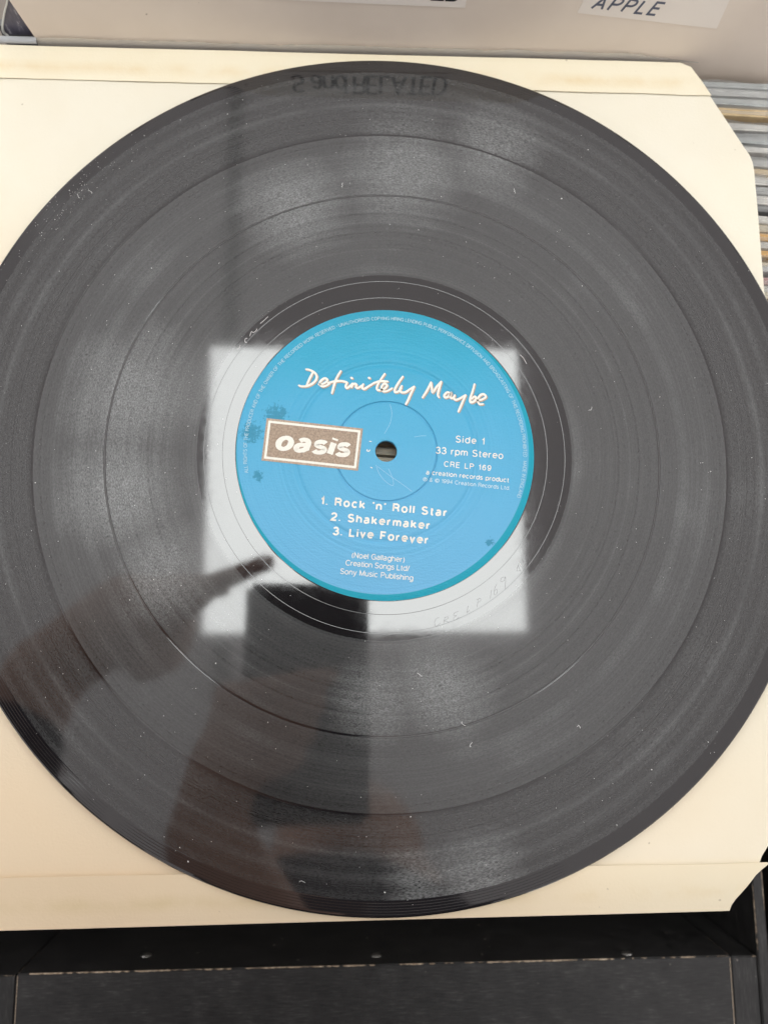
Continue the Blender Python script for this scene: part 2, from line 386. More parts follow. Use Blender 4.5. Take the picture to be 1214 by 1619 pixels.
# ---- stroke font: monoline grotesque, cap height 1
def E(cx, cy, rx, ry, a0, a1, n=14):
    return [(cx+rx*math.cos(math.radians(a0+(a1-a0)*i/n)), cy+ry*math.sin(math.radians(a0+(a1-a0)*i/n))) for i in range(n+1)]
X = .73
GL = {
 'A': (.70, [[(0, 0), (.35, 1), (.70, 0)], [(.12, .34), (.58, .34)]]),
 'B': (.60, [[(0, 0), (0, 1), (.33, 1)]+E(.33, .765, .25, .235, 90, -90)+[(0, .53)], [(.33, .53)]+E(.34, .265, .27, .265, 90, -90)+[(0, 0)]]),
 'C': (.70, [E(.37, .5, .37, .5, 42, 318, 20)]),
 'D': (.66, [[(0, 0), (0, 1), (.28, 1)]+E(.28, .5, .38, .5, 90, -90, 16)+[(0, 0)]]),
 'E': (.55, [[(.55, 0), (0, 0), (0, 1), (.54, 1)], [(0, .53), (.48, .53)]]),
 'F': (.50, [[(0, 0), (0, 1), (.52, 1)], [(0, .52), (.44, .52)]]),
 'G': (.73, [E(.37, .5, .37, .5, 42, 300, 18)+[(.62, .14), (.72, .28), (.72, .47), (.40, .47)], [(.72, .47), (.72, 0)]]),
 'H': (.62, [[(0, 0), (0, 1)], [(.62, 0), (.62, 1)], [(0, .52), (.62, .52)]]),
 'I': (.0, [[(0, 0), (0, 1)]]),
 'K': (.60, [[(0, 0), (0, 1)], [(.58, 1), (0, .38)], [(.2, .58), (.62, 0)]]),
 'L': (.48, [[(0, 1), (0, 0), (.50, 0)]]),
 'M': (.74, [[(0, 0), (0, 1), (.37, .06), (.74, 1), (.74, 0)]]),
 'N': (.62, [[(0, 0), (0, 1), (.62, 0), (.62, 1)]]),
 'O': (.74, [E(.37, .5, .37, .5, 0, 360, 26)]),
 'P': (.57, [[(0, 0), (0, 1), (.30, 1)]+E(.30, .74, .27, .26, 90, -90)+[(0, .48)]]),
 'R': (.60, [[(0, 0), (0, 1), (.32, 1)]+E(.32, .755, .26, .245, 90, -90)+[(0, .51)], [(.34, .51), (.52, .42), (.55, .2), (.60, 0)]]),
 'S': (.58, [E(.29, .745, .26, .255, 25, 270, 14)[:-4]+[(.16, .55), (.40, .47)]+E(.29, .255, .29, .255, 55, -160, 16)]),
 'T': (.60, [[(0, 1), (.60, 1)], [(.30, 1), (.30, 0)]]),
 'U': (.62, [[(0, 1), (0, .33)]+E(.31, .33, .31, .33, 180, 360, 14)+[(.62, 1)]]),
 'V': (.64, [[(0, 1), (.32, 0), (.64, 1)]]),
 'W': (.92, [[(0, 1), (.22, 0), (.46, 1), (.70, 0), (.92, 1)]]),
 'Y': (.64, [[(0, 1), (.32, .42), (.64, 1)], [(.32, .42), (.32, 0)]]),
 'a': (.50, [E(.24, .52, .21, .21, 155, 0, 10)+[(.45, .12), (.50, .02)], [(.45, .44), (.36, .41), (.16, .38)]+E(.17, .19, .17, .19, 100, 300, 12)+[(.36, .06), (.45, .20)]]),
 'b': (.52, [[(0, 1), (0, 0)], E(.27, X/2, .27, X/2, 180, -180, 22)]),
 'c': (.50, [E(.26, X/2, .26, X/2, 42, 318, 18)]),
 'd': (.52, [[(.54, 1), (.54, 0)], E(.27, X/2, .27, X/2, 0, 360, 22)]),
 'e': (.52, [[(0.01, .39), (.53, .39)]+E(.27, X/2+.02, .265, X/2-.02, 8, 315, 18)]),
 'f': (.26, [[(.10, 0), (.10, .80)]+E(.24, .82, .14, .17, 180, 90, 6)+[(.28, .99)], [(0, .70), (.27, .70)]]),
 'g': (.52, [E(.27, X/2, .27, X/2, 0, 360, 22), [(.54, X), (.54, -.05)]+E(.28, -.05, .26, .23, 0, -150, 12)]),
 'h': (.48, [[(0, 1), (0, 0)], [(0, .44)]+E(.24, .46, .24, .25, 170, 0, 10)+[(.48, 0)]]),
 'i': (.0, [[(0, 0), (0, X)], [(0, .90), (0, 1.02)]]),
 'k': (.46, [[(0, 0), (0, 1)], [(.44, X), (0, .26)], [(.15, .42), (.48, 0)]]),
 'l': (.0, [[(0, 0), (0, 1)]]),
 'm': (.78, [[(0, 0), (0, X)], [(0, .46)]+E(.2, .50, .19, .21, 170, 0, 9)+[(.39, 0)], [(.39, .46)]+E(.59, .50, .19, .21, 170, 0, 9)+[(.78, 0)]]),
 'n': (.48, [[(0, 0), (0, X)], [(0, .44)]+E(.24, .46, .24, .25, 170, 0, 10)+[(.48, 0)]]),
 'o': (.54, [E(.27, X/2, .27, X/2, 0, 360, 22)]),
 'p': (.52, [[(0, X), (0, -.27)], E(.27, X/2, .27, X/2, 180, -180, 22)]),
 'r': (.27, [[(0, 0), (0, X)], [(0, .42), (.06, .60), (.16, .69), (.28, .70)]]),
 's': (.44, [E(.22, .55, .195, .17, 25, 260, 12)[:-3]+[(.12, .415), (.32, .345)]+E(.22, .19, .22, .18, 50, -160, 14)]),
 't': (.26, [[(.11, .94), (.11, .14)]+E(.22, .13, .11, .12, 180, 270, 5)+[(.28, .01)], [(0, .70), (.27, .70)]]),
 'u': (.48, [[(0, X), (0, .27)]+E(.24, .26, .24, .25, 180, 350, 10), [(.48, X), (.48, 0)]]),
 'v': (.46, [[(0, X), (.23, 0), (.46, X)]]),
 'y': (.46, [[(0, X), (.24, .02)], [(.48, X), (.22, -.10), (.12, -.25), (.0, -.26)]]),
 '1': (.24, [[(0, .74), (.14, .80), (.22, 1), (.22, 0)]]),
 '2': (.52, [E(.26, .71, .25, .28, 170, -20, 14)+[(.40, .44), (.08, .16), (.0, .0), (.53, 0)]]),
 '3': (.52, [E(.25, .75, .23, .25, 165, -80, 12)+[(.20, .52)], [(.28, .52)]+E(.26, .27, .27, .27, 75, -165, 14)]),
 '4': (.54, [[(.40, 0), (.40, 1), (0, .32), (.55, .32)]]),
 '6': (.52, [E(.27, .32, .25, .31, 0, 360, 20), [(.02, .32), (.03, .62), (.12, .88), (.28, .99), (.42, .94), (.50, .80)]]),
 '9': (.52, [E(.25, .68, .25, .31, 0, 360, 20), [(.50, .68), (.49, .38), (.40, .12), (.24, .01), (.10, .06), (.02, .20)]]),
 '.': (.02, [[(0, -.02), (0, .10)]]), '\u2019': (.06, [[(.05, 1.02), (.05, .90), (0, .78)]]),
 '(': (.18, [E(.42, .38, .42, .66, 130, 230, 10)]), ')': (.18, [E(-.24, .38, .42, .66, 50, -50, 10)]), '/': (.30, [[(0, -.05), (.30, 1.03)]]),
 '&': (.62, [[(.60, 0), (.12, .72)]+E(.27, .80, .16, .19, 200, -40, 10)+[(.10, .40)]+E(.22, .21, .22, .21, 140, 320, 10)+[(.54, .42)]]),
 '\u00a9': (.92, [E(.46, .46, .46, .46, 0, 360, 24), E(.46, .46, .23, .25, 45, 315, 14)]),
 '\u2117': (.92, [E(.46, .46, .46, .46, 0, 360, 24), [(.34, .18), (.34, .74), (.50, .74)]+E(.50, .60, .13, .14, 90, -90, 6)+[(.34, .46)]]),
 '\u2022': (.18, [[(.0, .5), (.18, .5)]]), ' ': (.20, []),
}
def advance(s, gap): 
    x = 0.
    for i, c in enumerate(s):
        x += GL[c][0] + (gap if i < len(s)-1 else 0)
    return x
def ribbon(P, w, z, V, Fc, closed=False):
    P = [np.array(p, float) for p in P]
    if max(np.linalg.norm(b-a) for a, b in zip(P, P[1:])) > .6 and not hasattr(w, '__len__'):
        Q = [P[0]]
        for a, b in zip(P, P[1:]):
            k_ = max(1, int(np.linalg.norm(b-a)/.4)); Q += [a+(b-a)*(i+1)/k_ for i in range(k_)]
        P = Q
    n = len(P)
    closed = n > 3 and np.linalg.norm(P[0]-P[-1]) < 1e-6
    base = len(V)
    for i in range(n):
        if closed: a, b = P[(i-1) % (n-1)], P[(i+1) % (n-1)]
        else: a, b = P[max(i-1, 0)], P[min(i+1, n-1)]
        d0 = P[i]-a if (i > 0 or closed) else b-P[i]; d1 = b-P[i] if (i < n-1 or closed) else P[i]-a
        d0 = d0/(np.linalg.norm(d0)+1e-12); d1 = d1/(np.linalg.norm(d1)+1e-12)
        t = d0+d1; L = np.linalg.norm(t)
        t = t/L if L > 1e-6 else d0
        nn = np.array([-t[1], t[0]]); k = min(1./max(.45, abs(nn @ np.array([-d0[1], d0[0]]))), 2.)
        wi = w[i] if hasattr(w, '__len__') else w
        V += [tuple(P[i]+nn*wi*.5*k)+(z,), tuple(P[i]-nn*wi*.5*k)+(z,)]
    for i in range(n-1):
        a = base+2*i; Fc.append((a+1, a+3, a+2, a))
DZ = .0025
def spline(P, k=5):
    P = [np.array(p, float) for p in P]
    if len(P) < 3: return P
    Q = [2*P[0]-P[1]]+P+[2*P[-1]-P[-2]]; out = []
    for i in range(1, len(Q)-2):
        for j in range(k):
            t = j/k; a, b, c, d = Q[i-1:i+3]
            out.append(.5*((2*b)+(c-a)*t+(2*a-5*b+4*c-d)*t*t+(3*b-a-3*c+d)*t**3))
    return out+[P[-1]]
def text_line(s, p0, p1, cap, pen, gap=None, shear=0., z=.05, xs=1., nib=None):
    """strokes of a line of text from p0 to p1 (mm, plane points): letter size from cap, spacing from the length"""
    p0, p1 = np.array(p0[:2]), np.array(p1[:2]); L = np.linalg.norm(p1-p0); e = (p1-p0)/L; nrm = np.array([-e[1], e[0]])
    g = (L-pen - sum(GL[c][0] for c in s)*cap*xs)/max(1, len(s)-1)
    V, Fc = [], []; x = pen/2; k = 0
    for c in s:
        wdt, st = GL[c]
        for q in st:
            P = [p0+e*(x+(a*xs+shear*b)*cap)+nrm*(pen/2+b*(cap-pen)) for a, b in q]
            if nib:                              # broad upright stems, thinner bows
                Q = [P[0]]
                for a, b in zip(P, P[1:]):
                    kk = max(1, int(np.linalg.norm(b-a)/.3)); Q += [a+(b-a)*(i+1)/kk for i in range(kk)]
                P = Q; ws = []
                for i in range(len(P)):
                    t = P[min(i+1, len(P)-1)]-P[max(i-1, 0)]; t = t/(np.linalg.norm(t)+1e-9)
                    ws.append(math.hypot(pen*(t@e), nib*(t@nrm)))
                ws = np.convolve(np.r_[[ws[0]]*2, ws, [ws[-1]]*2], np.ones(5)/5, 'valid').tolist()
                ribbon(P, ws, z+DZ*(k % 7), V, Fc)
            else: ribbon(P, pen, z+DZ*(k % 7), V, Fc)
            k += 1
        x += wdt*cap*xs+g
    return V, Fc
def zlab(x, y): r = math.hypot(x, y); return float(np.interp(r, [a for a, b in lb[3:]], [b for a, b in lb[3:]]))
def drape(V): return V
def lettering(parent, mat, V, Fc, name='lettering'): return obj(name, drape(V), Fc, mat, parent)

LZ = .135
def pl(u, v): return pz(u, v, .06)
LINES = [("Side 1", (719.7, 699.6), (765.4, 703.7), 2.55, .36), ("33 rpm Stereo", (688.2, 717.3), (795, 726.2), 2.55, .36),
         ("CRE LP 169", (701.3, 737.9), (776, 744.9), 2.05, .29), ("a creation records product", (673.2, 750.2), (804, 763.2), 1.72, .25)]
for s, a, b, cap, pen in LINES:
    lettering(label, M_WHITE, *text_line(s, pl(*a), pl(*b), cap, pen, z=LZ))
lettering(label, M_THIN, *text_line("\u2117 & \u00a9 1994 Creation Records Ltd.", pl(668.1, 760.6), pl(805.3, 775), 1.45, .16, z=LZ))
for s, a, b in (("1. Rock \u2019n\u2019 Roll Star", (506.1, 798.1), (706.5, 817.6)), ("2. Shakermaker", (522.4, 823.2), (679.6, 837.8)), ("3. Live Forever", (525.4, 846.1), (677, 861))):
    lettering(label, M_WHITE, *text_line(s, pl(*a), pl(*b), 3.0, .60, z=LZ))
for s, a, b in (("(Noel Gallagher)", (556, 881.9), (639.2, 889.3)), ("Creation Songs Ltd/", (546, 894), (647, 903.4)), ("Sony Music Publishing", (537.4, 907.4), (652.6, 918.4))):
    lettering(label, M_WHITE, *text_line(s, pl(*a), pl(*b), 1.95, .235, z=LZ))
# ring of small print along the edge
RING = "ALL RIGHTS OF THE PRODUCER AND OF THE OWNER OF THE RECORDED WORK RESERVED \u2022 UNAUTHORISED COPYING HIRING LENDING PUBLIC PERFORMANCE DIFFUSION AND BROADCASTING OF THIS RECORDING PROHIBITED . MADE IN ENGLAND"
def ring_text(s, R0, a0, a1, cap, pen, z):
    V, Fc = [], []; k = 0
    g = (abs(a1-a0)*R0 - sum(GL[c][0] for c in s)*cap)/(len(s)-1); x = 0.
    for c in s:
        w_, st = GL[c]
        for q in st:
            P = []
            for a, b in q:
                an = a0-(x+a*cap)/R0; r = R0+b*cap; P.append((r*math.cos(an), r*math.sin(an)))
            ribbon(P, pen, z+DZ*(k % 5), V, Fc); k += 1
        x += w_*cap+g
    return V, Fc
P0, P1 = pl(388, 748), pl(829, 790)
A0, A1 = math.atan2(P0[1], P0[0]), math.atan2(P1[1], P1[0])
if A0 < 0: A0 += 2*math.pi
lettering(label, simple('print_edge_white', (.40, .60, .68), .5, .4), *ring_text(RING, 47.6, A0, A1, 1.15, .145, LZ), name='edge_lettering')

# oasis box
c4 = [pl(421.8, 661.2)[:2], pl(573.8, 677.7)[:2], pl(566, 744.4)[:2], pl(413.5, 728)[:2]]
def inset(q, d):
    q = [np.array(p) for p in q]; c = sum(q)/4; ex = (q[1]-q[0]+q[2]-q[3])/2; ey = (q[0]-q[3]+q[1]-q[2])/2
    W_, H_ = np.linalg.norm(ex), np.linalg.norm(ey)
    return [c+(p-c)@np.eye(2)*1 + (-ex/W_*d*np.sign((p-c)@ex) - ey/H_*d*np.sign((p-c)@ey)) for p in q]
def quad(q, z, nx=64, ny=24):
    q = [np.array(p) for p in q]; V, Fc = [], []
    for j in range(ny+1):
        for i in range(nx+1):
            s_, t_ = i/nx, j/ny; p = (q[3]*(1-s_)+q[2]*s_)*(1-t_)+(q[0]*(1-s_)+q[1]*s_)*t_; V.append(tuple(p)+(z,))
    for j in range(ny):
        for i in range(nx): a = j*(nx+1)+i; Fc.append((a, a+1, a+nx+2, a+nx+1))
    return drape(V), Fc
logo = obj('logo_box', *quad(c4, .128), M_BROWN2, label)
obj('logo_field', *quad(inset(c4, .75), .134), M_WHITE, label)
obj('logo_field', *quad(inset(c4, 1.55), .140), M_BROWN, label)
V, Fc = text_line("oasis", pl(434, 711.5), pl(550, 724), 6.9, 1.36, shear=.20, z=.148, xs=1.10, nib=2.15)
lettering(label, M_WHITE, V, Fc)

# handwritten title, traced as pen strokes
HW = [[(128, 105), (110, 140), (92, 180)], [(88, 88), (110, 92), (138, 108), (150, 130), (142, 155), (118, 175), (90, 186), (62, 187), (46, 182)],
      [(161, 175), (190, 171), (212, 153), (199, 140), (177, 152), (167, 172), (182, 188), (207, 182), (228, 168)],
      [(290, 98), (270, 130), (255, 165), (245, 200), (238, 227)], [(215, 168), (250, 159), (290, 156), (325, 163)],
      [(327, 165), (318, 186), (326, 197), (345, 184), (358, 170)], [(349, 137), (357, 140)],
      [(358, 170), (352, 193)], [(353, 184), (368, 172), (380, 177), (378, 192), (392, 196), (412, 182)],
      [(420, 174), (413, 194), (426, 202), (446, 190), (482, 168)], [(451, 137), (459, 140)],
      [(545, 114), (520, 150), (501, 185), (500, 204), (514, 210), (543, 201), (558, 183), (543, 171), (526, 192), (534, 215), (560, 214), (588, 198)],
      [(480, 168), (520, 157), (562, 159)], [(650, 130), (625, 165), (604, 204), (606, 221), (625, 216), (642, 196)],
      [(644, 184), (633, 204), (641, 221), (665, 221), (690, 205), (716, 188)], [(716, 190), (696, 230), (681, 265), (667, 291)],
      [(764, 252), (790, 212), (814, 163)], [(814, 163), (818, 195), (823, 222), (846, 190), (873, 159)], [(873, 159), (862, 195), (853, 235), (860, 251)],
      [(922, 224), (906, 222), (890, 240), (896, 252), (913, 247), (929, 227), (926, 249), (936, 256), (952, 242)],
      [(952, 238), (946, 257), (959, 266), (982, 257), (1013, 238)], [(1015, 238), (998, 275), (985, 305), (972, 334)],
      [(1066, 174), (1055, 215), (1041, 258), (1043, 279), (1060, 277), (1075, 259), (1068, 246), (1050, 259)],
      [(1070, 268), (1100, 267), (1131, 250), (1120, 233), (1098, 240), (1084, 267), (1094, 290), (1116, 290)]]
def hand(strokes, ox, oy, sc, w, z, dx=0., dy=0.):
    V, Fc = [], []
    for k, s in enumerate(strokes):
        P = spline([pz(ox+a/sc, oy+b/sc, .06)[:2]+np.array([dx, dy]) for a, b in s])
        n = len(P); ws = [w*(.80+.25*math.sin(3.1*(i+1)/(n+1))) for i in range(n)]
        ribbon(P, ws, z+DZ*(k % 6), V, Fc)
        for e_ in (P[0], P[-1]):                 # rounded pen ends
            b0 = len(V); r = w*.40
            V += [(e_[0]+r*math.cos(t*math.pi/4), e_[1]+r*math.sin(t*math.pi/4), z+DZ*(k % 6)+.0011) for t in range(8)]
            Fc.append(tuple(range(b0, b0+8)))
    return V, Fc
lettering(label, M_BROWN2, *hand(HW, 460, 560, 3.679, .84, .128, .30, -.30), name='title_shadow')
lettering(label, M_WHITE, *hand(HW, 460, 560, 3.679, .76, .146), name='title_lettering')

# marks scratched into the run-out ring, hairlines on the label
def marks(name, strokes, ox, oy, sc, w, z, mat, parent):
    V, Fc = [], []
    for k, s in enumerate(strokes): ribbon(spline([pz(ox+a/sc, oy+b/sc, z)[:2] for a, b in s], 4), w, z+DZ*(k % 5), V, Fc)
    return obj(name, V, Fc, mat, parent)
ETCH = [[(300, 752), (275, 760), (258, 795), (270, 828), (312, 800)], [(350, 748), (335, 808)], [(348, 752), (375, 745), (372, 765), (345, 782), (392, 792)],
        [(468, 697), (432, 712), (425, 735), (450, 735), (425, 755), (430, 778), (472, 750)], [(552, 650), (540, 708), (562, 690)],
        [(640, 590), (628, 660)], [(620, 600), (655, 585), (660, 605), (632, 625)], [(755, 510), (742, 590)],
        [(800, 460), (778, 510), (780, 555), (805, 535), (800, 505), (782, 520)], [(875, 400), (842, 405), (835, 440), (862, 432), (878, 398), (872, 500)],
        [(988, 290), (975, 340), (1008, 345)], [(985, 300), (1005, 345)], [(1020, 240), (1034, 275)]]
M_ETCH = simple('scratched_vinyl', (.16, .16, .165), .35, .5)
marks('matrix_etching', ETCH, 640, 840, 5.518, .10, .006, M_ETCH, record)
M_ETCH2 = simple('bright_scratched_vinyl', (.50, .48, .47), .5, .5)
marks('matrix_etching', [[(202, 153), (232, 128), (262, 99)], [(122, 250), (135, 215), (150, 222), (172, 205), (176, 192)], [(105, 265), (88, 270), (85, 292), (98, 298)], [(48, 318), (40, 342), (24, 348)]],
      370, 480, 4.856, .2, .006, M_ETCH2, record)
marks('matrix_etching', [[(1036, 378), (1062, 405), (1084, 446)]], 600, 480, 4.669, .2, .006, M_ETCH2, record)
M_HAIR = simple('pale_hairline', (.40, .62, .74), .5, .4)
marks('scratch', [[(620, 75), (638, 150), (640, 230), (615, 330), (560, 430), (545, 450)], [(440, 850), (480, 960), (560, 1060), (655, 1115), (655, 1030), (600, 900)],
                  [(460, 870), (620, 990), (780, 1100), (900, 1190)], [(930, 492), (1010, 480), (1080, 478)]], 540, 630, 8.093, .10, .13, M_HAIR, label)
marks('paper_chip', [[(355, 548), (385, 552)], [(330, 650), (325, 668), (350, 675), (362, 655)], [(370, 880), (395, 890)]], 540, 630, 8.093, .30, .13, M_WHITE, label)

# dust
def dust(name, n, zf, mat, parent, rmin, rmax, big=.02):
    V, Fc = [], []
    for i in range(n):
        r = math.sqrt(random.uniform(rmin**2, rmax**2)); a = random.uniform(0, 6.2832)
        if i % 5 == 0: a = random.gauss(2.45, .12); r = random.uniform(141, 149.5)
        x, y = r*math.cos(a), r*math.sin(a); z = zf(r); k = random.random()
        s = random.uniform(.06, .15) if k > big*4 else random.uniform(.16, .30); b = len(V)
        if k < big:                              # a fibre
            an = random.uniform(0, 6.28); P = [(x, y)]
            for j in range(5):
                an += random.gauss(0, .7); P.append((P[-1][0]+.42*math.cos(an), P[-1][1]+.42*math.sin(an)))
            ribbon(P, .10, z+.10, V, Fc)
        else:
            rr = [s*random.uniform(.5, 1.2) for _ in range(5)]
            V += [(x+rr[j]*math.cos(j*1.257), y+rr[j]*math.sin(j*1.257), z+.02) for j in range(5)]+[(x, y, z+.02+s)]
            Fc += [(b+j, b+(j+1) % 5, b+5) for j in range(5)]
    return tag(obj(name, V, Fc, mat, parent), kind='stuff')
def ztop(r): return .0
dust('dust', 640, ztop, M_DUST, record, 52.5, 149.6)

# ------------------------------------------------------------------ paper inner sleeve
SZ = -2.05
def sheet(name, rows, xl, xr, zf, mat, parent, nx=60, hole=None, th=.16):
    V, Fc = [], []; ny = len(rows)
    for y in rows:
        a, b = xl(y), xr(y)
        for i in range(nx+1):
            x = a+(b-a)*i/nx; V.append((x, y, zf(x, y)))
    for j in range(ny-1):
        for i in range(nx):
            q = (j*(nx+1)+i, j*(nx+1)+i+1, (j+1)*(nx+1)+i+1, (j+1)*(nx+1)+i)
            if hole:
                c = np.mean([V[k] for k in q], axis=0)
                if math.hypot(c[0], c[1]) < hole: continue
            Fc.append(q)
    o = obj(name, V, Fc, mat, parent, smooth=True)
    s = o.modifiers.new('thickness', 'SOLIDIFY'); s.thickness = th*MM; s.offset = -1
    e = o.modifiers.new('crisp_edge', 'EDGE_SPLIT'); e.split_angle = math.radians(35)
    return o
RT = [(-152.5, 111.0), (-149.5, 111.6), (-143.3, 116.5), (-138.5, 119.9), (-134.6, 121.8), (-131.3, 124.3), (-110., 139.2), (0, 139.6), (61, 139.4), (110, 139.6), (114.3, 139.2), (117, 137.6), (140.4, 124.9), (150, 119.4), (152.2, 118.1), (153.4, 116.2), (154.2, 113.)]
def xr_(y): return float(np.interp(y, [a for a, b in RT], [b for a, b in RT]))
def xl_(y): return -168.5+(2 if abs(y) > 150 else 0)
def wob(x, y, s=1.): return .35*s*noise.noise(Vector((x*.012, y*.012, 3.1)))+.14*s*noise.noise(Vector((x*.045, y*.045, 9.)))
def zs(x, y):
    under = max(0., min(1., (math.hypot(x, y)-146)/22))
    z = SZ+.10*0+under*(wob(x, y)+.25)
    if y < -136: z -= .010*(-136-y)**2*(1+.5*(x/110.))
    if y > 140: z += .15
    return z
sleeve = thing('paper_inner_sleeve', 'cream paper record sleeve with cut corners and folded seams under the record', 'record sleeve', (0, 0, SZ))
rows = [-152.3+i*(306.0/104) for i in range(105)]
o = sheet('front_panel', rows, xl_, xr_, zs, M_PAPER, None, 90, 50.5); put(o, sleeve)
o = sheet('back_panel', [y for y in rows], xl_, lambda y: xr_(y)+.25, lambda x, y: zs(x, y)-.42, M_PAPER, None, 60, 50.5); put(o, sleeve)
def ztopf(x, y): return zs(x, y)+.26+.30*max(0, 1-abs(y-140.)/4.)*(.6+.8*noise.noise(Vector((x*.03, 1, 5))))
def ytop(x): return 140.1+.35*noise.noise(Vector((x*.05, 2., 7.)))
# seams folded over the front: long strips with slightly wavy torn edges
def strip(name, y_free, y_fold, zf, mat, xrf):
    V, Fc = [], []; nx, ny = 140, 8; xa = -168.5
    for j in range(ny+1):
        t = j/ny
        for i in range(nx+1):
            s = i/nx; yf = y_free(xa+s*290); y = yf+(y_fold-yf)*t; x = xa+(xrf(y)-xa)*s
            V.append((x, y, zf(x, y, t)))
    for j in range(ny):
        for i in range(nx):
            q = (j*(nx+1)+i, j*(nx+1)+i+1, (j+1)*(nx+1)+i+1, (j+1)*(nx+1)+i); Fc.append(q if y_fold > 0 else q[::-1])
    o = obj(name, V, Fc, mat, None, smooth=True)
    s_ = o.modifiers.new('thickness', 'SOLIDIFY'); s_.thickness = .16*MM; s_.offset = -1
    e = o.modifiers.new('crisp_edge', 'EDGE_SPLIT'); e.split_angle = math.radians(35)
    put(o, sleeve)
strip('seam_flap', lambda x: 140.2+.45*noise.noise(Vector((x*.03, 2., 7.)))+.12*noise.noise(Vector((x*.3, 5., 7.))), 153.9,
      lambda x, y, t: zs(x, y)+.24+.45*(1-t)**3*(.55+.9*noise.noise(Vector((x*.02, 1, 5)))), M_FLAP, lambda y: xr_(y)+.5*(1-abs(y-146)/8))
strip('seam_flap', lambda x: -136.3+.35*noise.noise(Vector((x*.025, 8., 7.))), -152.4,
      lambda x, y, t: zs(x, y)+.24+1.1*(1-t)**2.2, M_FLAP, lambda y: xr_(y)+.35+(2.6*max(0, 1-(-136.3-y)/3.) if y > -139.5 else 0))

# ------------------------------------------------------------------ divider card leaning back, with its stickers
YD, K = 156.0, .17
divider = thing('divider_card', 'cream plastic divider card with two paper stickers standing behind the sleeve', 'divider', (0, YD-K*170, -170))
DV = []
# outline in (x, z): shoulders and a raised tab
out = [(-124, -165), (172, -165), (172, 27), (168, 30), (68, 30.5), (61, 36.5), (57, 38), (-49, 36), (-54, 34), (-60, 29.5), (-133, 29), (-134.6, 26), (-128.4, 0)]
V = [(x, YD+K*z, z) for x, z in out]; n = len(V)
V += [(x, YD+K*z+1.1, z) for x, z in out]
Fc = [tuple(range(n))[::1], tuple(range(2*n-1, n-1, -1))]+[(i, i+n, (i+1) % n+n, (i+1) % n) for i in range(n)]
o = obj('card', V, Fc, M_DIV); put(o, divider)
def onplane(x, z, d): # point lifted d mm off the divider's front face
    nrm = np.array([0, -1, K])/math.hypot(1, K); return np.array([x, YD+K*z, z])+nrm*d
def sticker(pts, mat, d0=.03, d1=.16):
    V = [tuple(onplane(*p, d1)) for p in pts]+[tuple(onplane(*p, d0)) for p in pts]; n = len(pts)
    Fc = [tuple(range(n)), tuple(range(2*n-1, n-1, -1))]+[(i, i+n, (i+1) % n+n, (i+1) % n) for i in range(n)]
    o = obj('sticker', V, Fc, mat); put(o, divider); return o
def dp(u, v): P = pyl(u, v, YD, K); return np.array([P[0], P[2]])
def on_div(V, Fc, mat, st):
    V = [tuple(onplane(x, y, .19+z)) for x, y, z in V]
    o = obj('lettering', V, Fc, mat, st); return o
a, b = dp(460, 0), dp(735, 12)
sl = (b-a)/(b[0]-a[0])
s1 = sticker([tuple(a+sl*(-44-a[0])), tuple(b), tuple(b+np.array([.3, 18.6])), tuple(a+sl*(-44-a[0])+np.array([0, 18.6]))], M_STICK)
t1 = dp(731, 2.5); t0 = t1+(-64.)*sl
# only what the photograph shows of the wording: the end of a word, then two words
on_div(*text_line("S and RELATED", t0, t1, 14.0, 1.35, z=0., xs=.53), M_INK, s1)
ap = [dp(912, 20), dp(1132, 45), dp(1150, 2)]
s2 = sticker([tuple(ap[0]), tuple(ap[1]), tuple(ap[2]+np.array([.2, 3])), tuple(ap[0]+np.array([3.2, 16.5]))], M_STICK)
p0, p1 = dp(932, 14), dp(1036, 25)
on_div(*text_line("APPLE", p0, p1, (dp(1040, 2)-dp(1036, 25))[1], .85, shear=.30, z=0.), M_INKB, s2)

